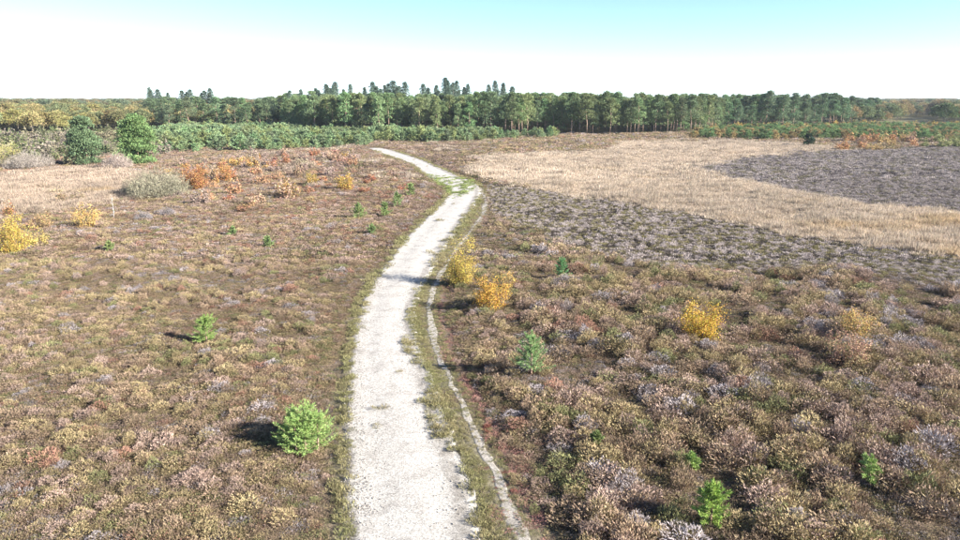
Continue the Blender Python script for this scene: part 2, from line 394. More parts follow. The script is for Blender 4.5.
PAL = np.array([(.285, .225, .120), (.262, .190, .125), (.305, .222, .175), (.290, .255, .250), (.180, .180, .078), (.260, .145, .100)])
def heath_tint(x, y, rng):
    n = len(x)
    a = fbm(x, y, 2.4, 201); b = fbm(x, y, 3.1, 211); c = fbm(x, y, 14, 221)
    p = rng.uniform(0, 1, n)
    wgt = np.stack([.9 + 3.0 * np.clip(.55 - a, 0, 1), np.full(n, 1.0), .55 + 3 * np.clip(b - .5, 0, 1), .12 + 3.6 * np.clip(a - .57, 0, 1),
                    .30 + 2.0 * np.clip(.42 - b, 0, 1), .06 + 1.4 * np.clip(c - .60, 0, 1)], 1)
    # towards the back left the heath turns pinker and rustier
    px, py = project(x, y)
    back = np.where(px < 460, 1 - sstep(175, 300, py), 0)
    wgt[:, 2] += back * 1.2; wgt[:, 5] += back * .8 * (fbm(x, y, 9, 231) > .5); wgt[:, 4] *= (1 - .6 * back)
    wgt = np.cumsum(wgt / wgt.sum(1, keepdims=True), 1)
    k = (p[:, None] > wgt).sum(1).clip(0, 5)
    return PAL[k] * rng.uniform(.72, 1.28, (n, 1)) * (.85 + .3 * fbm(x, y, 6, 241)[:, None])
def rots(n, rng, tilt=.15): return np.stack([rng.normal(size=n) * tilt, rng.normal(size=n) * tilt, rng.uniform(0, 2 * pi, n)], 1)

rng = np.random.default_rng(7)
hp, hi, hr, hs_, ht = [], [], [], [], []
cp, cidx, cr, cs, ct = [], [], [], [], []      # tan grass
vp, vi, vr, vs, vt = [], [], [], [], []        # verge grass
BUSH = []                                       # nearest heather bushes, built one by one further down
def specks(n, z, rng):
    q = rng.uniform(0, 1, n)[:, None]
    a = np.where(q < .42, np.array([.36, .31, .285]), np.where(q < .70, np.array([.075, .062, .05]), np.array([.20, .175, .085])))
    b = np.where(q < .52, np.array([.30, .26, .24]), np.where(q < .8, np.array([.13, .11, .105]), np.array([.17, .15, .095])))
    return np.where((z == 2)[:, None], a, b)
for lod, (y0, y1, sp, dsp) in enumerate(((9, 46, .21, .58), (46, 92, .36, .64), (92, 225, .85, .95))):
    # undergrowth: low tufts everywhere
    x, y = jgrid(y0, y1, sp, rng); z = zones(x + rng.normal(size=len(x)) * .5, y + rng.normal(size=len(x)) * (.6 + y * .012)); pd = pathdist(x, y); zz = hgt(x, y, pd); n = len(x); u = rng.uniform(0, 1, n)
    px, py = project(x, y); s = rng.uniform(.75, 1.25, n); cut = z >= 2
    keep = ((z == 0) & (pd > .08 + .28 * fbm(x, y, 2, 77))) | (cut & (u < .66)) | ((z == 1) & (fbm(x, y, 5, 401) > .72) & (u < .4))
    hz = np.where(cut, .62 + .4 * rng.uniform(0, 1, n), (.32 + .75 * fbm(x, y, 1.3, 303))) * np.clip((pd - .1) / .9, .4, 1)
    hz = np.where((fbm(x, y, 1.8, 305, 2) < .38) & (z == 0), hz * .55, hz)
    t = np.where(cut[:, None], specks(n, z, rng), heath_tint(x, y, rng) * .66)
    wide = np.where(cut, .85, 1.0) * s
    dtr = near(x, y, TR[:, :2], TR[:, 2]); litter = (dtr > .15) & (dtr < .35 + 1.1 * fbm(x, y, 2.2, 521)) & (pd == dtr) & (y < 40) & (x > -3.2) & (z == 0)
    t = np.where((litter & (u < .7))[:, None], np.array([.27, .14, .115]) * rng.uniform(.75, 1.25, (n, 1)), t); hz = np.where(litter, hz * .7, hz)
    hp.append(np.stack([x, y, zz - .02], 1)[keep]); hi.append((4 * lod + rng.integers(0, 4, n))[keep]); hr.append(rots(n, rng)[keep])
    hs_.append(np.stack([wide, wide, hz], 1)[keep]); ht.append(t[keep])
    # tan grass in the open field, a few strays in the heath far off
    kg = (z == 1) & (pd > .3)
    if lod == 2: kg |= (z == 0) & (fbm(x, y, 7, 411) > .68) & (u < .18) & (pd > .6)
    gold = sstep(.52, .85, fbm(x, y, 9, 421) + np.where((py > 218) & (px > 600) & (z == 1), .05, -.2))[:, None]
    tg = (np.where((px < 300)[:, None], np.array([.41, .325, .245]), np.array([.50, .41, .31])) * (1 - gold) + np.array([.47, .33, .155]) * gold) * rng.uniform(.90, 1.08, (n, 1)) * (.80 + .36 * fbm(x, y, 11, 441))[:, None]
    cp.append(np.stack([x, y, zz - .02], 1)[kg]); cidx.append(((0, 0, 4)[lod] + rng.integers(0, 4, n))[kg]); cr.append(rots(n, rng, .1)[kg])
    sg = rng.uniform(.75, 1.25, n) * (1, 1.15, 1.2)[lod]; zg = sg * (.4 + .7 * fbm(x, y, 3, 431)) * np.where(u < .08, 1.7, 1.0); tg = tg * np.where(u < .08, .78, 1.0)[:, None]; cs.append(np.stack([sg, sg, zg], 1)[kg]); ct.append(tg[kg])
    # rounded bushes standing up out of it, with hollows between
    x, y = jgrid(y0, y1, dsp, rng); z = zones(x, y); pd = pathdist(x, y); zz = hgt(x, y, pd); n = len(x); right = sstep(-3, 5, x)
    keep = (z == 0) & (pd > .42) & (fbm(x, y, 1.8, 305, 2) > .35 + .05 * right) & (rng.uniform(0, 1, n) < .88)
    big = fbm(x, y, 2.6, 307, 2)
    w_ = (.70 + 1.0 * rng.uniform(0, 1, n) ** 1.5) * np.where(x > -1, 1.08, .95) * (.86 + .22 * right); w_ = w_ * np.clip((pd - .2) / 1.2, .55, 1)
    hz = (.45 + .80 * big) * (.74 + .42 * right) * rng.uniform(.75, 1.25, n) * np.clip((pd - .2) / 1.5, .5, 1)
    t = heath_tint(x, y, rng); P = np.stack([x, y, zz - .03], 1); sc = np.stack([w_, w_, hz], 1); ro = rots(n, rng, .10)
    ix = 12 + (0, 6, 10)[lod] + rng.integers(0, (6, 4, 4)[lod], n)
    if lod:                                      # speckle of small stubs where the heath has been cut
        xa, ya = jgrid(max(y0, 48), min(y1, 150), (.5, .48, .75)[lod], rng); za = zones(xa, ya); ka = (za >= 2) & (pathdist(xa, ya) > .5) & (rng.uniform(0, 1, len(xa)) < .8); xa, ya, za = xa[ka], ya[ka], za[ka]; na_ = len(xa)
        wa = rng.uniform(.30, .62, na_) * (1, 1, 1.1)[lod]; hp.append(np.stack([xa, ya, hgt(xa, ya) - .02], 1)); hi.append(12 + (0, 6, 10)[lod] + rng.integers(0, 4, na_)); hr.append(rots(na_, rng, .15))
        hs_.append(np.stack([wa, wa, wa * rng.uniform(.7, 1.4, na_)], 1)); ht.append(specks(na_, za, rng))
    if lod == 0:
        px, py = project(x, y); inview = keep & (px > -20) & (px < 980) & (py < 560) & (py > 300)
        size = np.where(inview, w_ * (.5 + hz) / depth(y), 0); one = np.zeros(n, bool); one[np.argsort(-size)[:260]] = True
        BUSH = [(P[i], int(ix[i] - 12), ro[i], sc[i], t[i]) for i in np.where(one)[0]]; keep &= ~one
    hp.append(P[keep]); hi.append(ix[keep]); hr.append(ro[keep]); hs_.append(sc[keep]); ht.append(t[keep])
hcount = sum(len(a) for a in hp)
scatter('heather', np.concatenate(hp), np.concatenate(hi), np.concatenate(hr), np.concatenate(hs_), np.concatenate(ht), HP + HF + HV + DP + DF + DV, 'low autumn heather in brown, olive and grey covering the heath')
scatter('tan_grass', np.concatenate(cp), np.concatenate(cidx), np.concatenate(cr), np.concatenate(cs), np.concatenate(ct), GP + GF, 'pale tan moor grass filling the open field among the heather')

# green verge grass along both tracks and in patches on the path
for (y0, y1, sp) in ((9, 40, .13), (40, 150, .28)):
    ys = np.arange(y0, y1, sp); xs = np.arange(-30, 8, sp); X, Y = np.meshgrid(xs, ys); x = X.ravel() + rng.uniform(-.5, .5, X.size) * sp; y = Y.ravel() + rng.uniform(-.5, .5, X.size) * sp
    dp = near(x, y, PC, PW); dt = near(x, y, TR[:, :2], TR[:, 2]); px, py = project(x, y); d = np.minimum(dp, dt); n = len(x)
    u = rng.uniform(0, 1, n); nz = fbm(x, y, 1.2, 501)
    between = (dp > -.10) & (dt > .03) & (dp + dt < 1.5) & (x > -9)
    k = between & (u < .75)
    lft = x < np.interp(y, PC[:, 1], PC[:, 0]); rch = np.where(lft & (y < 34), .30, .6); k |= (dp > -.12) & (dp < .05 + rch * nz) & (dt > .05) & (u < np.where(lft & (y < 34), .22, .45))
    k |= (np.abs(dp) < .45) & (u < .40 * np.exp(-((dp + .05) / .22) ** 2))
    k |= (dt > .02) & (dt < .2 + .35 * nz) & (dp > 0) & (u < .4)
    mid = inpoly(px, py, [(408, 300), (424, 300), (428, 345), (436, 400), (452, 440), (470, 480), (478, 515), (462, 515), (440, 470), (424, 420), (408, 360), (402, 325)])
    k |= mid & (nz > .50) & (u < .30) & (dp > -.75) & (dt > .1)
    gp = inpoly(px, py, [(428, 174), (452, 177), (474, 180), (476, 190), (456, 200), (440, 189), (424, 180)])
    k |= gp & (u < .02 + .22 * sstep(.36, .66, nz))
    k |= (dp < -.1) & (nz > .74) & (u < .05) & (dt > .1)
    k |= (dt <= .03) & (dt > -.09) & (u < .35)
    k |= (dt <= .03) & (dt > -.4) & (nz > .55) & (u < .5) & (y > 20)
    tint = np.array([.19, .20, .075]) * (1 - nz[:, None]) + np.array([.28, .235, .13]) * nz[:, None]
    tint = np.where(gp[:, None], np.array([.21, .25, .085]), tint) * rng.uniform(.75, 1.25, (n, 1))
    red = (dt > 0) & (dp > .5) & (x > 0) & (fbm(x, y, 2, 521) > .45)
    tint = np.where((red & (u < .3))[:, None], np.array([.22, .095, .065]), tint)
    sc = rng.uniform(.5, 1.0, n) * (.8 if y1 < 50 else 1.4) * np.clip(.35 + dt * 1.1, .4, 1.25)
    vz = np.where(dp < 0, .015, -.03)
    vp.append(np.stack([x, y, vz], 1)[k]); vi.append(rng.integers(0, 4, n)[k]); vr.append(rots(n, rng)[k]); vs.append(np.stack([sc, sc, sc * (.6 + .6 * nz)], 1)[k]); vt.append(tint[k])
scatter('verge_grass', np.concatenate(vp), np.concatenate(vi), np.concatenate(vr), np.concatenate(vs), np.concatenate(vt), VG, 'short green and straw coloured grass on the verges of the tracks')

# loose stones on the track, most of them along its left shoulder
M_pebble = foliage('pebbles', 0, .01)
def pebble(seed):
    r = np.random.default_rng(seed); v = np.array([(1, 0, 0), (0, 1, 0), (-1, 0, 0), (0, -1, 0), (0, 0, .7), (0, 0, -.7)]) * r.uniform(.7, 1.2, (6, 1))
    return mesh('pebble', v, [(0, 1, 4), (1, 2, 4), (2, 3, 4), (3, 0, 4), (1, 0, 5), (2, 1, 5), (3, 2, 5), (0, 3, 5)], M_pebble, r.uniform(0, 1, 6))
ks = rng.integers(0, np.searchsorted(ED[:, 1], 42), 7000); tq = np.where(rng.uniform(0, 1, 7000) < .5, rng.uniform(.03, .2, 7000), rng.uniform(.05, .97, 7000))[:, None]
sp_ = ED[ks, :2] * (1 - tq) + ED[ks, 2:] * tq + rng.normal(size=(7000, 2)) * .08; ss = rng.uniform(.008, .032, 7000)
scatter('loose_stones', np.concatenate([sp_, np.full((7000, 1), .022)], 1), rng.integers(0, 3, 7000), rots(7000, rng, .5), np.stack([ss, ss, ss], 1), np.array([.30, .275, .245]) * rng.uniform(.5, 1.3, (7000, 1)), [pebble(q) for q in range(3)], 'small grey stones lying loose on the gravel track')

# ------------------------------------------------------------------ plants: builders of shared meshes
def trunk_part(m, h, r0, lean, limbs, rngv, clear=.3, sides=6, spread=.35, up=.5):
    z = np.linspace(-.15, h, 7); k = z / h
    bend = np.stack([lean[0] * k ** 1.5 * h + .02 * h * np.sin(4 * k), lean[1] * k ** 1.5 * h + .015 * h * np.sin(5 * k + 1), z], 1)
    m.add(tube(bend, r0 * (1 - .85 * np.clip(k, 0, 1)) + .004, sides))
    tips = []
    for i in range(limbs):
        t = clear + (1 - clear) * (i + .5) / limbs; b = np.array([np.interp(t * h, z, bend[:, j]) for j in range(3)])
        a = i * 2.4 + rngv.uniform(-.4, .4); ln = h * spread * (1.1 - .75 * t) * rngv.uniform(.7, 1.2)
        e = b + np.array([cos(a) * ln, sin(a) * ln, ln * up]); md = (b + e) / 2 + np.array([0, 0, -.06 * ln])
        rr = r0 * (1 - .8 * t) * .45
        m.add(tube([b, md, e], [rr, rr * .7, rr * .3 + .002], 4)); tips.append(e)
    return tips
def clumps(C, R, per, L, W, rngv, flat=.75, upb=.4, inner=.55):
    """leaf clumps: C centres, R radii"""
    Vs = Mesher()
    for c, r in zip(C, R):
        n = max(8, int(per * rngv.uniform(.7, 1.3))); d = unit(rngv.normal(size=(n, 3))); d[:, 2] = np.where(d[:, 2] < -.35, -d[:, 2], d[:, 2])
        rad = r * rngv.uniform(inner, 1.05, n)[:, None]
        P = c + d * rad * np.array([1, 1, flat]); D = d + np.array([0, 0, upb]) + rngv.normal(size=(n, 3)) * .55
        tone = rngv.uniform(-.18, .18)
        Vs.add(kites(P, D, L * rngv.uniform(.6, 1.3, n), W * rngv.uniform(.7, 1.3, n), rngv), np.repeat(np.clip(rngv.uniform(.1, .9, n) + tone, 0, 1), 4))
    return Vs
def pine(seed, h=11.0, cw=2.1, clear=.38, n=42, per=70):
    r = np.random.default_rng(seed); tm = Mesher()
    trunk_part(tm, h * .95, .16, r.normal(size=2) * .02, 7, r, clear=clear, spread=.2, up=.35)
    t = r.uniform(0, 1, n) ** .8; zc = h * (clear + (.98 - clear) * t)
    prof = cw * 1.15 * np.clip(1.02 - t, 0, 1) ** .55 * (t + .22) ** .25
    a = np.arange(n) * 2.399 + r.uniform(-.4, .4, n); q = prof * r.uniform(.35, .85, n)
    R = r.uniform(.5, 1.0, n) * min(cw / 2.1, 1.25) * (1.1 - .4 * t)
    C = np.stack([np.cos(a) * q, np.sin(a) * q, zc - .3], 1); C[0] = (0, 0, h - .7)
    return tm.build('pine_trunk', M_pinebark, True), clumps(C, R, per, .42, .13, r, flat=.75, upb=.9).build('pine_crown', M_needle)
def oak(seed, h=9.0, cw=3.9, n=44, per=80, clear=.22, m=None):
    r = np.random.default_rng(seed); tm = Mesher()
    trunk_part(tm, h * .8, .2, r.normal(size=2) * .03, 9, r, clear=.22, spread=.4, up=.7)
    d = unit(r.normal(size=(n, 3))); d[:, 2] = np.abs(d[:, 2]) * 1.25 - .55
    q = r.uniform(.55, .95, n)[:, None]
    C = d * q * np.array([cw, cw, h * .5 * .9]) * .85 + np.array([0, 0, h * .50])
    R = r.uniform(.8, 1.35, n) * cw / 3.6
    return tm.build('oak_trunk', M_oakbark, True), clumps(C, R, per, .36, .24, r, flat=.8, upb=.2).build('oak_crown', m or M_leaf)
def spruce(seed, h=16.0, n=60, per=60):
    r = np.random.default_rng(seed); tm = Mesher()
    trunk_part(tm, h * .99, .15, r.normal(size=2) * .012, 14, r, clear=.3, spread=.16, up=-.05)
    t = np.linspace(.30, 1, n) ** .8; a = np.arange(n) * 2.399 + r.uniform(-.5, .5, n); w = 3.0 * (1 - t) ** .8 + .10
    q = w * r.uniform(.25, 1, n); C = np.stack([np.cos(a) * q, np.sin(a) * q, t * h], 1); R = .15 + .44 * w * r.uniform(.6, 1.2, n)
    return tm.build('spruce_trunk', M_pinebark, True), clumps(C, R, per, .40, .12, r, flat=.6, upb=.1).build('spruce_crown', M_needle)
def young_pine(seed, h=2.0, whorls=6, arms=6, needles=60, nl=.15, nw=.026, wide=.36):
    """sapling with whorls of upswept needle-covered branches"""
    r = np.random.default_rng(seed); tm = Mesher(); nm = Mesher()
    tm.add(tube([(0, 0, -.1), (.01, 0, h * .5), (0, .01, h * .97)], [.03 * h / 2 + .012, .02 * h / 2 + .006, .004], 5))
    for i in range(whorls):
        t = (i + .35) / whorls; zb = h * (.06 + .80 * t); ln = h * wide * (1 - t) ** .75 * 1.15 + .08 * h
        for j in range(arms):
            a = j * 2 * pi / arms + i * .9 + r.uniform(-.5, .5); l = ln * r.uniform(.45, 1.2)
            if r.uniform() < .12: continue
            b = np.array([0, 0, zb]); e = b + np.array([cos(a) * l, sin(a) * l, l * (r.uniform(.15, .75) + .5 * t)]); md = (b + e) / 2 + np.array([0, 0, -.07 * l])
            tm.add(tube([b, md, e], [.010, .007, .003], 3))
            n = int(needles * (.5 + .5 * l / ln)); u = r.uniform(.12, 1.02, n)[:, None]
            P = b * (1 - u) ** 2 + 2 * md * u * (1 - u) + e * u * u + r.normal(size=(n, 3)) * .022 * h / 2
            D = unit(e - b) * .8 + r.normal(size=(n, 3)) * .55 + np.array([0, 0, .35])
            nm.add(kites(P, D, nl * r.uniform(.6, 1.2, n), nw * r.uniform(.7, 1.2, n), r), np.repeat(r.uniform(0, 1, n), 4))
    n = needles; u = r.uniform(.75, 1.0, n)[:, None]; P = np.array([0, 0, h]) * u
    nm.add(kites(P, r.normal(size=(n, 3)) * .4 + np.array([0, 0, .8]), nl, nw, r), np.repeat(r.uniform(0, 1, n), 4))
    return tm.build('sapling_stem', M_pinebark, True), nm.build('sapling_needles', M_needle)
def birch_bush(seed, h=2.0, cw=.9, stems=7, leaves=1500, ll=.07, lw=.05, low=.05, bark_m=None, m=None, twigs=110):
    """several thin stems with loose small leaves round their twigs"""
    r = np.random.default_rng(seed); tm = Mesher(); T = []
    for i in range(stems):
        a = i * 2.4 + r.uniform(-.5, .5); q = cw * r.uniform(.25, .85); hh = h * r.uniform(.5, .95) * (1.05 - .45 * (q / cw) ** 2)
        e = np.array([cos(a) * q, sin(a) * q, hh]); b = np.array([cos(a) * q * .4, sin(a) * q * .4, -.1]); md = (b + e) / 2 + np.array([cos(a), sin(a), 0]) * .06 * h
        tm.add(tube([b, md, e], [.018 * h / 2 + .006, .012 * h / 2 + .003, .003], 4))
        for k in range(max(2, twigs // stems)):
            u = r.uniform(low, 1); p = b * (1 - u) ** 2 + 2 * md * u * (1 - u) + e * u * u
            dd = unit(r.normal(size=3) + np.array([cos(a) * .6, sin(a) * .6, .5])); l = h * r.uniform(.12, .26)
            tm.add(tube([p, p + dd * l], [.006, .002], 3)); T.append((p, dd * l))
    T0 = np.array([t[0] for t in T]); T1 = np.array([t[1] for t in T]); k = r.integers(0, len(T), leaves); u = r.uniform(.15, 1.1, leaves)[:, None]
    P = T0[k] + T1[k] * u + r.normal(size=(leaves, 3)) * .055 * h
    P[:, 2] = np.maximum(P[:, 2], .05)
    V = kites(P, r.normal(size=(leaves, 3)) + np.array([0, 0, .1]), ll * r.uniform(.7, 1.3, leaves), lw * r.uniform(.7, 1.3, leaves), r)
    nm = Mesher(); nm.add(V, np.repeat(r.uniform(0, 1, leaves), 4))
    return tm.build('shrub_stems', bark_m or M_oakbark, True), nm.build('shrub_leaves', m or M_leaf)
def twig_bush(seed, h=2.0, cw=1.4, n=1800, W=.035):
    """leafless shrub: a haze of fine upright twigs on a few stems"""
    r = np.random.default_rng(seed); tm = Mesher()
    for i in range(9):
        a = i * 2.4; q = cw * r.uniform(.2, .7); tm.add(tube([(0, 0, -.1), (cos(a) * q * .4, sin(a) * q * .4, h * .3), (cos(a) * q, sin(a) * q, h * .75)], [.05, .035, .01], 4))
    an = r.uniform(0, 2 * pi, n); q = np.sqrt(r.uniform(0, 1, n)); lobe = .80 + .22 * np.sin(an * 3 + seed) * q + .16 * np.sin(an * 5 + q * 6 + 2 * seed); top = h * lobe * np.sqrt(np.clip(1 - .80 * q ** 2, .05, 1)) * r.uniform(.85, 1.12, n); q = q * (1 + .16 * np.sin(an * 4 + seed))
    P = np.stack([np.cos(an) * q * cw * .93, np.sin(an) * q * cw * .93, top * r.uniform(.08, .85, n)], 1)
    D = np.stack([np.cos(an) * q * .6, np.sin(an) * q * .6, np.full(n, .7)], 1) + r.normal(size=(n, 3)) * .6
    nm = Mesher(); nm.add(kites(P, D, h * .14 * r.uniform(.6, 1.3, n), W * r.uniform(.7, 1.3, n), r), np.repeat(r.uniform(0, 1, n), 4))
    return tm.build('shrub_stems', M_oakbark, True), nm.build('shrub_twigs', M_twig)

def plant(name, parts, data, x, y, s, tint, label, cat, group=None, rz=0, sz=None, z=None):
    """a plant standing on the ground: an Empty at its foot with its parts"""
    o = link(name, None, loc=(float(x), float(y), float(hgt(np.array([x]), np.array([y]))[0] if z is None else z)))
    o.empty_display_size = .2; o.rotation_euler = (0, 0, rz); o.scale = (s, s, s if sz is None else sz)
    tag(o, label, cat, group)
    for nm, me in zip(parts, data):
        c = link(nm, me, o); c['tint'] = [float(v) for v in tint]
    return o
def at(px, py): x, y = ground(px, py); return float(x), float(y)
def metres(npx, py): x, y = ground(480, py); return float(npx / F * depth(y))

# ------------------------------------------------------------------ the nearest heather bushes, one by one
HN = ['olive tan', 'brown', 'pinkish brown', 'grey lilac', 'dark green', 'rusty red']
for P, i, ro, sc, t in BUSH:
    o = link('heather_bush', DP[i], loc=P); o.rotation_euler = ro; o.scale = sc; o['tint'] = [float(v) for v in t]
    c = HN[int(np.argmin(np.abs(unit(PAL) - unit(t)).sum(1)))]
    side = 'left of the gravel track' if P[0] < -1 else 'right of the foot trail'
    tag(o, 'rounded %s heather bush in the near heath %s' % (c, side), 'heather', '%s heather bushes %s' % (c, side))

# ------------------------------------------------------------------ small pines standing in the heather, one by one
GREEN = (.20, .27, .095); GREEN2 = (.19, .26, .10)
SAP = [  # px x, px foot y, px height, width factor, tint, label
    (207, 345, 31, .36, (.21, .30, .085), 'small bright green pine sapling alone in the left heather'),
    (268, 248, 13, .36, GREEN2, 'small pale green pine sapling in left heath level with the path bend'),
    (110, 254, 12, .40, (.20, .25, .09), 'tiny pine sapling near the yellow birch bush on the left'),
    (359, 220, 17, .36, GREEN, 'leftmost of the young pines clustered left of the far path bend'),
    (385, 217, 15, .36, GREEN, 'middle young pine of the cluster left of the far path bend'),
    (397, 207, 16, .36, GREEN2, 'young pine just behind the middle one left of the far path bend'),
    (411, 197, 14, .34, GREEN, 'farthest young pine of the cluster left of the path bend'),
    (561, 284, 25, .26, (.13, .27, .11), 'slim blue-green pine sapling right of the path at the cut heath edge'),
    (531, 379, 48, .30, (.20, .31, .12), 'tall narrow pine sapling right of the foot trail'),
    (710, 526, 48, .34, (.25, .36, .08), 'bright yellow-green pine sapling in the right foreground heather'),
    (867, 490, 32, .34, (.25, .35, .11), 'small pine sapling half sunk in heather at right foreground'),
    (690, 470, 20, .34, (.28, .38, .12), 'tiny pine sapling just behind the bright one in right foreground'),
    (596, 450, 19, .30, (.20, .25, .09), 'tiny pale pine sapling amid heather right of the foot trail'),
    (372, 236, 11, .36, GREEN2, 'tiny pine sapling in front of the cluster by the far path bend'),
    (233, 236, 9, .4, GREEN2, 'tiny low pine sapling left of centre below the grey bushes')]
for k, (bx, by, hp_, wd, tint, lab) in enumerate(SAP):
    h = max(metres(hp_, by) * .96, .5); x, y = at(bx, by)
    near_ = y < 45; tiny = h < 1.0
    d = young_pine(700 + k, h, whorls=5 if tiny else 8 if near_ else 6, arms=5 if tiny else 7, needles=130 if near_ else 60, nl=.11 if near_ else .17, nw=.016 if near_ else .036, wide=wd)
    plant('pine_sapling', ('stem', 'needles'), d, x, y, 1, tint, lab, 'pine sapling', z=None)
# the broad bushy pine at the left edge of the path
x, y = at(308, 448); hb = metres(52, 448); rb = np.random.default_rng(5); TM = Mesher(); NM = Mesher()
def copy_in(M, me, off):
    v = np.empty(len(me.vertices) * 3, np.float32); me.vertices.foreach_get('co', v); q = np.empty(len(me.loops), np.int32); me.loops.foreach_get('vertex_index', q)
    a = np.empty(len(me.vertices), np.float32); me.attributes['var'].data.foreach_get('value', a); M.add((v.reshape(-1, 3) + off, q.reshape(-1, 4)), a)
for k in range(8):                              # several leaders crowd out of one foot
    a_ = k * 2.4; q_ = 0 if k == 0 else rb.uniform(.35, .62); d = young_pine(760 + k, hb * (1 if k == 0 else rb.uniform(.55, .85)), whorls=7, arms=7, needles=75, nl=.10, nw=.015, wide=.42)
    for M, me in zip((TM, NM), d): copy_in(M, me, np.array([cos(a_) * q_ * 1.25, sin(a_) * q_, 0]))
    if k: TM.add(tube([(0, 0, -.05), (cos(a_) * q_ * .6, sin(a_) * q_ * .5, .05), (cos(a_) * q_ * 1.25, sin(a_) * q_, .12)], [.03, .025, .02], 4))
d = (TM.build('bushy_stems', M_pinebark, True), NM.build('bushy_needles', M_needle))
plant('bushy_pine', ('stem', 'needles'), d, x, y, 1, (.25, .36, .11), 'broad bushy bright green pine beside the left edge of the path', 'pine sapling')

# ------------------------------------------------------------------ yellow and orange birch bushes, one by one
YEL = (.62, .36, .045); ORA = (.52, .22, .05)
BIR = [ # px x, foot y, height px, width px, tint, leaves, label
    (14, 254, 32, 34, (.47, .35, .085), 2200, 'round golden yellow birch bush at the far left edge'),
    (461, 285, 40, 27, (.43, .33, .08), 2600, 'yellow-green birch bush where the trail meets the path'),
    (491, 312, 31, 34, (.50, .31, .065), 1900, 'orange-yellow birch bush right of the foot trail'),
    (507, 293, 18, 16, (.50, .34, .10), 350, 'thin pale yellow birch sprouting behind the orange-yellow bush'),
    (699, 342, 38, 40, (.50, .335, .06), 2300, 'rounded golden birch bush alone in the right heather'),
    (854, 344, 30, 34, (.46, .31, .11), 900, 'thin faded yellow birch bush at right of the golden one'),
    (846, 368, 36, 40, (.37, .235, .15), 1100, 'russet brown half bare shrub below the faded yellow birch'),
    (36, 248, 15, 22, (.48, .37, .12), 450, 'low pale yellow shrub beside the round golden bush'),
    (88, 228, 21, 28, (.52, .36, .13), 800, 'straw yellow birch shrub at the edge of left tan grass'),
    (42, 232, 17, 22, (.36, .25, .12), 500, 'brownish yellow shrub between golden bush and straw shrub'),
    (195, 191, 24, 32, (.35, .175, .07), 1800, 'dense rust orange bush beside the big grey shrub'),
    (290, 198, 15, 24, (.42, .27, .09), 700, 'amber birch shrub in left heath beyond the rust bush'),
    (345, 191, 14, 20, (.43, .29, .08), 700, 'yellow birch shrub in the left heath near the far bend'),
    (312, 187, 11, 15, (.43, .31, .09), 400, 'small yellow birch left of the one near the far bend'),
    (225, 182, 16, 20, (.45, .24, .09), 600, 'tawny shrub behind the rust orange bush'),
    (8, 165, 20, 30, (.42, .38, .14), 900, 'dull yellow scrub bush at left edge behind tan grass')]
for k, (bx, by, hp_, wp, tint, nl_, lab) in enumerate(BIR):
    h = metres(hp_, by) * 1.18; x, y = at(bx, by); sc = min(1.7, max(.85, depth(y) / 46))
    d = birch_bush(800 + k, h, metres(wp, by) * .50, stems=15, leaves=int(nl_ * 3), ll=.075 * sc, lw=.055 * sc, bark_m=M_oakbark)
    plant('birch_bush', ('stems', 'leaves'), d, x, y, 1, tint, lab, 'bush')
# grey leafless shrubs
GRY = [(157, 197, 36, 62, (.22, .205, .14), 'big rounded grey-green willow shrub in front of left tan grass'),
       (144, 223, 13, 18, (.21, .19, .19), 'small dark grey leafless shrub left of its twin below the willow'),
       (168, 217, 12, 16, (.19, .17, .175), 'small dark grey leafless shrub right of its twin below the willow'),
       (118, 170, 20, 26, (.33, .27, .23), 'pinkish grey bare shrub at the foot of the twin pines'),
       (30, 168, 22, 40, (.30, .26, .22), 'grey brown bare thicket left of the twin pines'),
       (62, 156, 17, 30, (.27, .25, .17), 'grey-green bare shrub close left of the twin pines')]
for k, (bx, by, hp_, wp, tint, lab) in enumerate(GRY):
    h = metres(hp_, by) * .95; x, y = at(bx, by)
    plant('bare_shrub', ('stems', 'twigs'), twig_bush(850 + k, h, metres(wp, by) * .5, 7500 if k in (0, 3, 4) else 1600, .018 * max(1, h / 2)), x, y, 1, tint, lab, 'shrub')
# slim dead birch with white stem
x, y = at(114, 221); tm = Mesher(); trunk_part(tm, metres(24, 221), .04, (.05, 0), 6, np.random.default_rng(3), clear=.45, spread=.2, up=.9, sides=6)
o = link('dead_birch', tm.build('dead_birch', M_birchbark, True), loc=(x, y, float(hgt(np.array([x]), np.array([y]))[0]))); tag(o, 'slim leaning dead birch with pale white stem at left grass edge', 'tree')

# ------------------------------------------------------------------ trees at the sides
PINES = [pine(10 + i, 11.0, 2.3 + .2 * (i % 3), clear=(.16, .36, .22, .40, .12, .28)[i]) for i in range(6)]
BROAD = [pine(30 + i, 8.0, 3.3, clear=.03, n=120, per=120) for i in range(2)]
OAKS = [oak(40 + i) for i in range(4)]
SPRU = [spruce(50 + i) for i in range(4)]
YP = [young_pine(60 + i, 2.4, whorls=5, arms=6, needles=44, nl=.34, nw=.085, wide=.36) for i in range(4)]
SH = [birch_bush(70 + i, 2.0, 1.1, 7, 420, .24, .17) for i in range(3)]
SW = [twig_bush(76 + i, 1.6, 1.2, 500, .07) for i in range(2)]
for k, (bx, by, hp_, tint, lab) in enumerate(((87, 165, 47, (.125, .18, .09), 'dark green broad pine, left of the two by the tan grass'),
                                              (139, 164, 48, (.14, .215, .08), 'fresh green broad pine, right of the two by the tan grass'))):
    x, y = at(bx, by); s = metres(hp_, by) / 8.0
    plant('broad_pine', ('trunk', 'crown'), BROAD[k], x, y, s * (1.05 if k == 0 else 1.2), tint, lab, 'tree', rz=k * 1.3, sz=s)
x, y = at(808, 147.5); d = pine(90, metres(13.5, 147.5), 1.5, clear=.30, n=24, per=70)
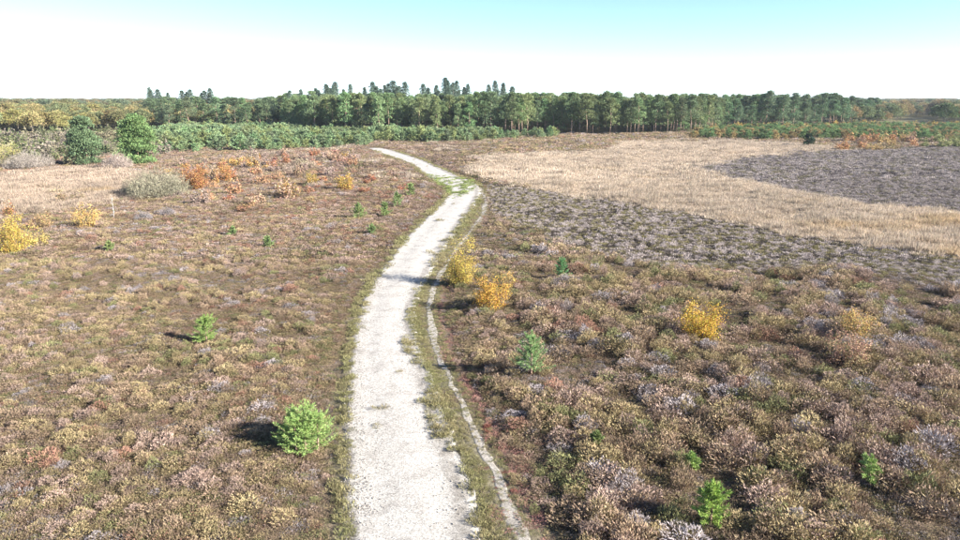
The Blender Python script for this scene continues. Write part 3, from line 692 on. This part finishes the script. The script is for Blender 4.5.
plant('lone_pine', ('trunk', 'crown'), d, x, y, 1, (.035, .065, .035), 'small dark lone round-crowned tree at the far edge of tan grass', 'tree')

# ------------------------------------------------------------------ woods: front trees one by one, the mass behind as woodland
rt = np.random.default_rng(99)
def hex_fill(poly, sp, rngv):
    """jittered points inside a pixel outline laid on the ground"""
    P = np.array([at(*p) for p in poly]); lo = P.min(0); hi = P.max(0)
    X, Y = np.meshgrid(np.arange(lo[0], hi[0], sp), np.arange(lo[1], hi[1], sp)); X = X.ravel() + rngv.uniform(-.45, .45, X.size) * sp; Y = Y.ravel() + rngv.uniform(-.45, .45, Y.size) * sp
    k = inpoly(X, Y, [tuple(p) for p in P]); return X[k], Y[k]
def joined(pair):
    """trunk and crown in one mesh, for woodland too far off to take apart"""
    V = []; Q = []; v = []; mi = []; n = 0; mats = []
    for k, me in enumerate(pair):
        a = np.empty(len(me.vertices) * 3, np.float32); me.vertices.foreach_get('co', a); V.append(a.reshape(-1, 3))
        q = np.empty(len(me.loops), np.int32); me.loops.foreach_get('vertex_index', q); Q.append(q.reshape(-1, 4) + n); n += len(V[-1])
        b = np.empty(len(me.vertices), np.float32); me.attributes['var'].data.foreach_get('value', b); v.append(b); mi.append(np.full(len(Q[-1]), k)); mats.append(me.materials[0])
    return mesh('tree', np.concatenate(V), np.concatenate(Q), mats, np.concatenate(v), np.concatenate(mi))
def wood(name, x, y, kinds, hs, tints, lab, mass_lab, group, first, parts=('trunk', 'crown'), cat='tree', hbase=11.0, spread=1.0, mass_name=None, choose=None, place=None):
    """the trees nearest the camera are single things, the rest one woodland object"""
    o = np.argsort(y - .0 * x); f = o[:first]; r = o[first:]
    for i in f:
        s = hs[i] / hbase; kk = choose(x[i], y[i]) if choose else int(rt.integers(0, len(kinds))); lb, gr = place(x[i], y[i]) if place else (lab, group)
        plant(name, parts, kinds[kk], x[i], y[i], s * spread, tints[i], lb, cat, gr, rz=float(rt.uniform(0, 6.28)), sz=s, z=-.12)
    if len(r):
        n = len(r); s = hs[r] / hbase
        scatter(mass_name, np.stack([x[r], y[r], np.full(n, -.12)], 1), rt.integers(0, len(kinds), n), rots(n, rt, .0), np.stack([s * spread, s * spread, s], 1), tints[r], [joined(k) for k in kinds], mass_lab)
def tints(n, base, var=.25, alt=None, p=0):
    t = np.array(base) * rt.uniform(1 - var, 1 + var, (n, 1)) * rt.uniform(.92, 1.08, (n, 3))
    if alt is not None:
        k = rt.uniform(0, 1, n) < p; t[k] = np.array(alt) * rt.uniform(1 - var, 1 + var, (k.sum(), 1))
    return t
PG = (.15, .21, .095)
# main pine forest
x, y = hex_fill([(286, 133.5), (330, 135), (420, 136), (500, 136), (600, 135.5), (690, 134), (716, 131.5), (740, 124), (280, 122)], 3.5, rt)
k = y > 197 + 26 * fbm(x, y * 0, 22, 71, 2); x, y = x[k], y[k]; n = len(x)
wood('scots_pine', x, y, PINES, rt.uniform(8.4, 12.2, n) * (.92 + .24 * fbm(x, y, 18, 61, 2)), tints(n, PG, .28, (.175, .21, .09), .25), 'tall pine in the front rows of the dark pine forest', 'dark pine forest massed behind its front rows of trees', 'pines along the forest front', 240, spread=1.05, mass_name='pine_forest',
     choose=lambda a, b: int(rt.choice([1, 3, 5, 0, 2, 4])) if project(a, b)[0] > 590 else int(rt.integers(0, 6)),
     place=lambda a, b: (('tall pine in the forest front behind the tan grass field', 'pines behind the tan field') if project(a, b)[0] > 560 else
                         ('tall pine in the forest front straight above the far end of the track', 'pines above the end of the track') if project(a, b)[0] > 400 else
                         ('tall pine at the left end of the forest front behind the plantation', 'pines behind the plantation')))
# taller spruces rising out of the forest, and the group at the left
sx = [(328, 85), (337, 83), (352, 85), (374, 83), (386, 86), (394, 82), (406, 83), (424, 85), (446, 79), (457, 82), (468, 85), (495, 82), (503, 84), (292, 91), (303, 90), (318, 89), (366, 88), (437, 86)]
sl = [(153, 88), (161, 90), (185, 91), (193, 90), (207, 91), (213, 89), (171, 93)]
sx = sx + [(a + float(rt.uniform(-9, 9)), b + float(rt.uniform(2.5, 8))) for a, b in sx for q in (0, 1)]; sl = sl + [(a + float(rt.uniform(-5, 5)), b + float(rt.uniform(1, 5))) for a, b in sl]
for k, (tx, ty) in enumerate(sx + sl):
    x, y = at(tx, float(rt.uniform(125.5, 130)) if k < len(sx) else 124); h = H + (98 - ty) / F * depth(y) * 1.0
    plant('tall_spruce', ('trunk', 'crown'), SPRU[k % 4], x, y, h / 16 * float(rt.uniform(1.2, 1.9)), np.array((.115, .165, .12)) * rt.uniform(.85, 1.15), 'tall thin spruce rising above the pine forest' if k < len(sx) else 'tall spruce in the group above the left woodland', 'tree',
          'spruces above the pine forest' if k < len(sx) else 'spruces above the left wood', rz=k * 1.7, sz=h / 16, z=-.12)
# autumn oaks on the left
x, y = hex_fill([(-160, 139), (0, 137), (60, 135), (120, 133), (165, 129), (290, 127), (300, 120), (-250, 118)], 6.2, rt); n = len(x)
wood('autumn_oak', x, y, OAKS, rt.uniform(7.2, 10.4, n) * (.82 + .42 * fbm(x, y, 25, 63, 2)), tints(n, (.27, .235, .10), .3, (.16, .18, .085), .5), 'olive yellow autumn oak in the front of the left woodland', 'autumn oak woodland behind its front trees on the left', 'oaks of the left woodland front', 130, hbase=9.0, mass_name='oak_woodland')
# dark pines that join the oaks to the forest
x, y = hex_fill([(150, 131), (215, 130), (288, 131), (288, 122), (150, 121)], 7.5, rt); n = len(x)
wood('scots_pine', x, y, PINES, rt.uniform(8.5, 11.8, n), tints(n, (.12, .17, .085), .25), 'dark green pine among the oaks behind the plantation', 'dark pines behind the oaks left of the forest', 'pines among the oaks', 40, spread=1.2, mass_name='dark_pines')
# dark pines at right of the forest
x, y = hex_fill([(722, 129), (800, 128), (850, 126), (880, 121), (740, 119)], 4.2, rt); n = len(x)
wood('scots_pine', x, y, PINES, rt.uniform(7.8, 12.0, n) * (.82 + .4 * fbm(x, y, 16, 69, 2)), tints(n, (.12, .18, .09), .25), 'blue-green pine in the grove right of the main forest', 'pine grove right of the main forest behind its front', 'pines of the right grove', 60, spread=1.25, mass_name='pine_grove')
# mixed autumn wood farther right
x, y = hex_fill([(850, 126.5), (904, 123), (906, 117.5), (934, 117.5), (936, 123), (1100, 123), (1100, 112), (830, 112)], 7, rt); n = len(x)
wood('autumn_oak', x, y, OAKS, rt.uniform(6.5, 11.5, n) * (.82 + .4 * fbm(x, y, 30, 73, 2)), tints(n, (.24, .19, .09), .25, (.12, .15, .07), .5), 'brown and green tree of the wood right of the pine grove', 'mixed autumn wood beyond the pine grove on the right', 'trees right of the grove', 70, hbase=9.0, mass_name='mixed_wood')
for bx, by, hp_, lab in ((943, 128, 30, 'round dark green tree near the right edge before the far wood'), (962, 127, 24, 'olive round tree cut by the right edge of the view')):
    x, y = at(bx, by); h = metres(hp_, by); plant('round_oak', ('trunk', 'crown'), OAKS[int(bx) % 4], x, y, h / 9, (.085, .125, .05) if bx < 950 else (.2, .16, .06), lab, 'tree', sz=h / 9)
# far woods up to the horizon
x1, y1 = hex_fill([(-300, 119), (300, 119), (300, 104.5), (-300, 104.5)], 13, rt)
x2, y2 = hex_fill([(280, 118), (760, 118), (760, 105), (280, 105)], 14, rt)
x3, y3 = hex_fill([(760, 112), (1300, 112), (1300, 104), (760, 104)], 13, rt)
x = np.concatenate([x1, x2, x3]); y = np.concatenate([y1, y2, y3]); n = len(x)
tt = tints(n, (.20, .18, .085), .3, (.11, .14, .08), .5); s = rt.uniform(8.5, 12.6, n) * (.82 + .36 * fbm(x, y, 60, 67, 2)) / 9.0
scatter('far_woods', np.stack([x, y, np.full(n, -.2)], 1), rt.integers(0, 4, n), rots(n, rt, 0), np.stack([s * 1.6, s * 1.6, s], 1), tt, [joined(k) for k in OAKS], 'far woods in green and brown along the horizon')

# ------------------------------------------------------------------ young pine plantation before the forest, and scrub
x, y = hex_fill([(158, 153), (210, 152), (260, 151), (330, 148.5), (372, 146), (372, 143), (430, 143), (480, 141), (545, 139), (560, 136), (420, 136), (290, 133), (240, 128), (165, 130), (150, 140)], 2.1, rt); n = len(x)
k = (near(x, y, PC, PW) > 1.0); x, y = x[k], y[k]
pxx, pyy = project(x, y); k = (fbm(x, y, 7, 83, 2) + (1 - sstep(.0, 9, pyy - 138)) * .25 > .34) & ((pxx < 500) | (rt.uniform(0, 1, len(x)) < .45)); x, y = x[k], y[k]; n = len(x)
wood('young_pine', x, y, YP, rt.uniform(1.2, 3.3, n) * (.6 + .8 * fbm(x, y, 9, 85, 2)), tints(n, (.19, .26, .13), .25, (.23, .27, .11), .25), 'young green pine in the front of the plantation before the forest', 'young pine plantation behind its front plants', 'young pines of the plantation front', 170, parts=('stem', 'needles'), cat='pine sapling', hbase=2.4, spread=1.15, mass_name='pine_plantation')
x, y = hex_fill([(690, 139), (760, 140), (830, 139.5), (900, 140), (990, 140), (1050, 138), (1000, 127), (860, 128), (740, 130), (700, 133)], 2.3, rt); n = len(x)
wood('young_pine', x, y, YP, rt.uniform(1.4, 2.6, n), tints(n, (.17, .25, .10), .25, (.34, .26, .12), .25), 'young pine in the scrub strip before the right grove', 'young pines and scrub behind the strip before the right grove', 'young pines of the right strip', 120, parts=('stem', 'needles'), cat='pine sapling', hbase=2.4, spread=1.2, mass_name='right_scrub_pines')
def scrub(poly, sp, name, kinds, parts, hlo, hhi, tint_fn, lab, group, hbase=2.0, thin=1.0, spread=1.0):
    x, y = hex_fill(poly, sp, rt)
    for a, b in zip(x, y):
        if rt.uniform() > thin: continue
        h = rt.uniform(hlo, hhi) / hbase
        if pathdist(np.array([a]), np.array([b]))[0] < 1.2: continue
        plant(name, parts, kinds[int(rt.integers(0, len(kinds)))], a, b, h * spread * float(rt.uniform(.9, 1.3)), tint_fn(), lab, 'shrub', group, rz=float(rt.uniform(0, 6.28)), sz=h)
def pick(*cs): return lambda: np.array(cs[int(rt.integers(0, len(cs)))]) * rt.uniform(.8, 1.2)
scrub([(838, 152), (920, 148), (990, 148), (990, 141), (850, 140)], 3.2, 'autumn_scrub', SH, ('stems', 'leaves'), 1.5, 3.0, pick((.40, .23, .11), (.38, .27, .12), (.33, .22, .15), (.2, .22, .09)), 'rusty orange birch scrub before the right green strip', 'orange scrub at right', thin=.42)
scrub([(690, 134), (790, 131.5), (960, 130), (960, 126), (760, 127), (690, 130)], 7, 'golden_scrub', SH, ('stems', 'leaves'), 1.8, 2.8, pick((.44, .32, .09), (.36, .28, .10)), 'golden birch scrub at the foot of the right grove', 'golden scrub by the right grove', thin=.7)
scrub([(170, 168), (250, 160), (330, 156), (370, 158), (330, 170), (215, 185), (160, 178)], 3.3, 'rust_scrub', SH + SW[:1], ('stems', 'leaves'), .9, 2.0, pick((.40, .20, .10), (.42, .27, .09), (.33, .18, .13), (.30, .24, .17), (.34, .25, .20)), 'low rusty birch scrub in the heath before the plantation', 'rusty scrub before the plantation', thin=.85)
scrub([(215, 215), (290, 210), (400, 195), (420, 185), (380, 178), (300, 180), (215, 190)], 4.5, 'bracken_clump', SH, ('stems', 'fronds'), .45, .9, pick((.38, .18, .10), (.34, .19, .11), (.36, .24, .12)), 'low russet bracken clump in the back left heath', 'russet bracken in the left heath', thin=.8, spread=1.6)
scrub([(-60, 172), (76, 168), (84, 158), (165, 156), (165, 142), (130, 137), (-60, 139)], 4.7, 'grey_scrub', SH + SW, ('stems', 'twigs'), 2.2, 4.4, pick((.15, .16, .08), (.21, .19, .115), (.21, .18, .14), (.12, .145, .06)), 'grey-green scrub bush around the two broad pines at left', 'scrub around the two broad pines', thin=.8)
scrub([(0, 218), (60, 214), (130, 204), (120, 196), (0, 205)], 5, 'straw_scrub', SH + SW, ('stems', 'twigs'), .8, 1.4, pick((.44, .33, .16), (.36, .27, .16), (.42, .24, .10)), 'low straw coloured scrub at the front of left tan grass', 'straw scrub by the left tan grass', thin=.55)
scrub([(118, 207), (215, 214), (300, 204), (365, 170), (372, 158), (200, 156), (178, 176), (130, 198)], 4.4, 'birch_scrub', SW + SH[:1], ('stems', 'twigs'), .8, 2.1, pick((.33, .24, .20), (.36, .25, .16), (.30, .23, .19), (.38, .22, .12), (.30, .26, .16)), 'thin pinkish brown birch scrub in the heath before the plantation', 'thin birch scrub in the back left heath', hbase=1.8, thin=.62, spread=.8)
scrub([(-30, 214), (20, 214), (110, 204), (135, 186), (90, 178), (-30, 184)], 6.5, 'dry_shrub', SW + SH[:1], ('stems', 'twigs'), .6, 1.5, pick((.30, .24, .18), (.33, .26, .16), (.26, .21, .17)), 'low dry brownish shrub standing in the left tan grass', 'dry shrubs in the left tan grass', hbase=1.8, thin=.6)
# ------------------------------------------------------------------ autumn air
hz_m = bpy.data.materials.new('haze'); hz_m.use_nodes = True; t = hz_m.node_tree; t.nodes.clear()
vo = t.nodes.new('ShaderNodeVolumePrincipled'); vo.inputs['Color'].default_value = (.86, .93, 1, 1); vo.inputs['Density'].default_value = .00013; vo.inputs['Anisotropy'].default_value = .2
ou = t.nodes.new('ShaderNodeOutputMaterial'); t.links.new(vo.outputs[0], ou.inputs['Volume'])
X0, X1, Y0, Y1, Z0, Z1 = gx[0] - 60, gx[-1] + 60, gy[0] - 60, gy[-1] + 60, -1.6, 24
hv = [(a, b, c) for c in (Z0, Z1) for a, b in ((X0, Y0), (X1, Y0), (X1, Y1), (X0, Y1))]
tag(link('haze', mesh('haze', hv, [(3, 2, 1, 0), (4, 5, 6, 7), (0, 1, 5, 4), (1, 2, 6, 5), (2, 3, 7, 6), (3, 0, 4, 7)], hz_m)), 'thin pale autumn haze over the heath', kind='stuff')
print('heather tufts', hcount, 'objects', len(bpy.data.objects))
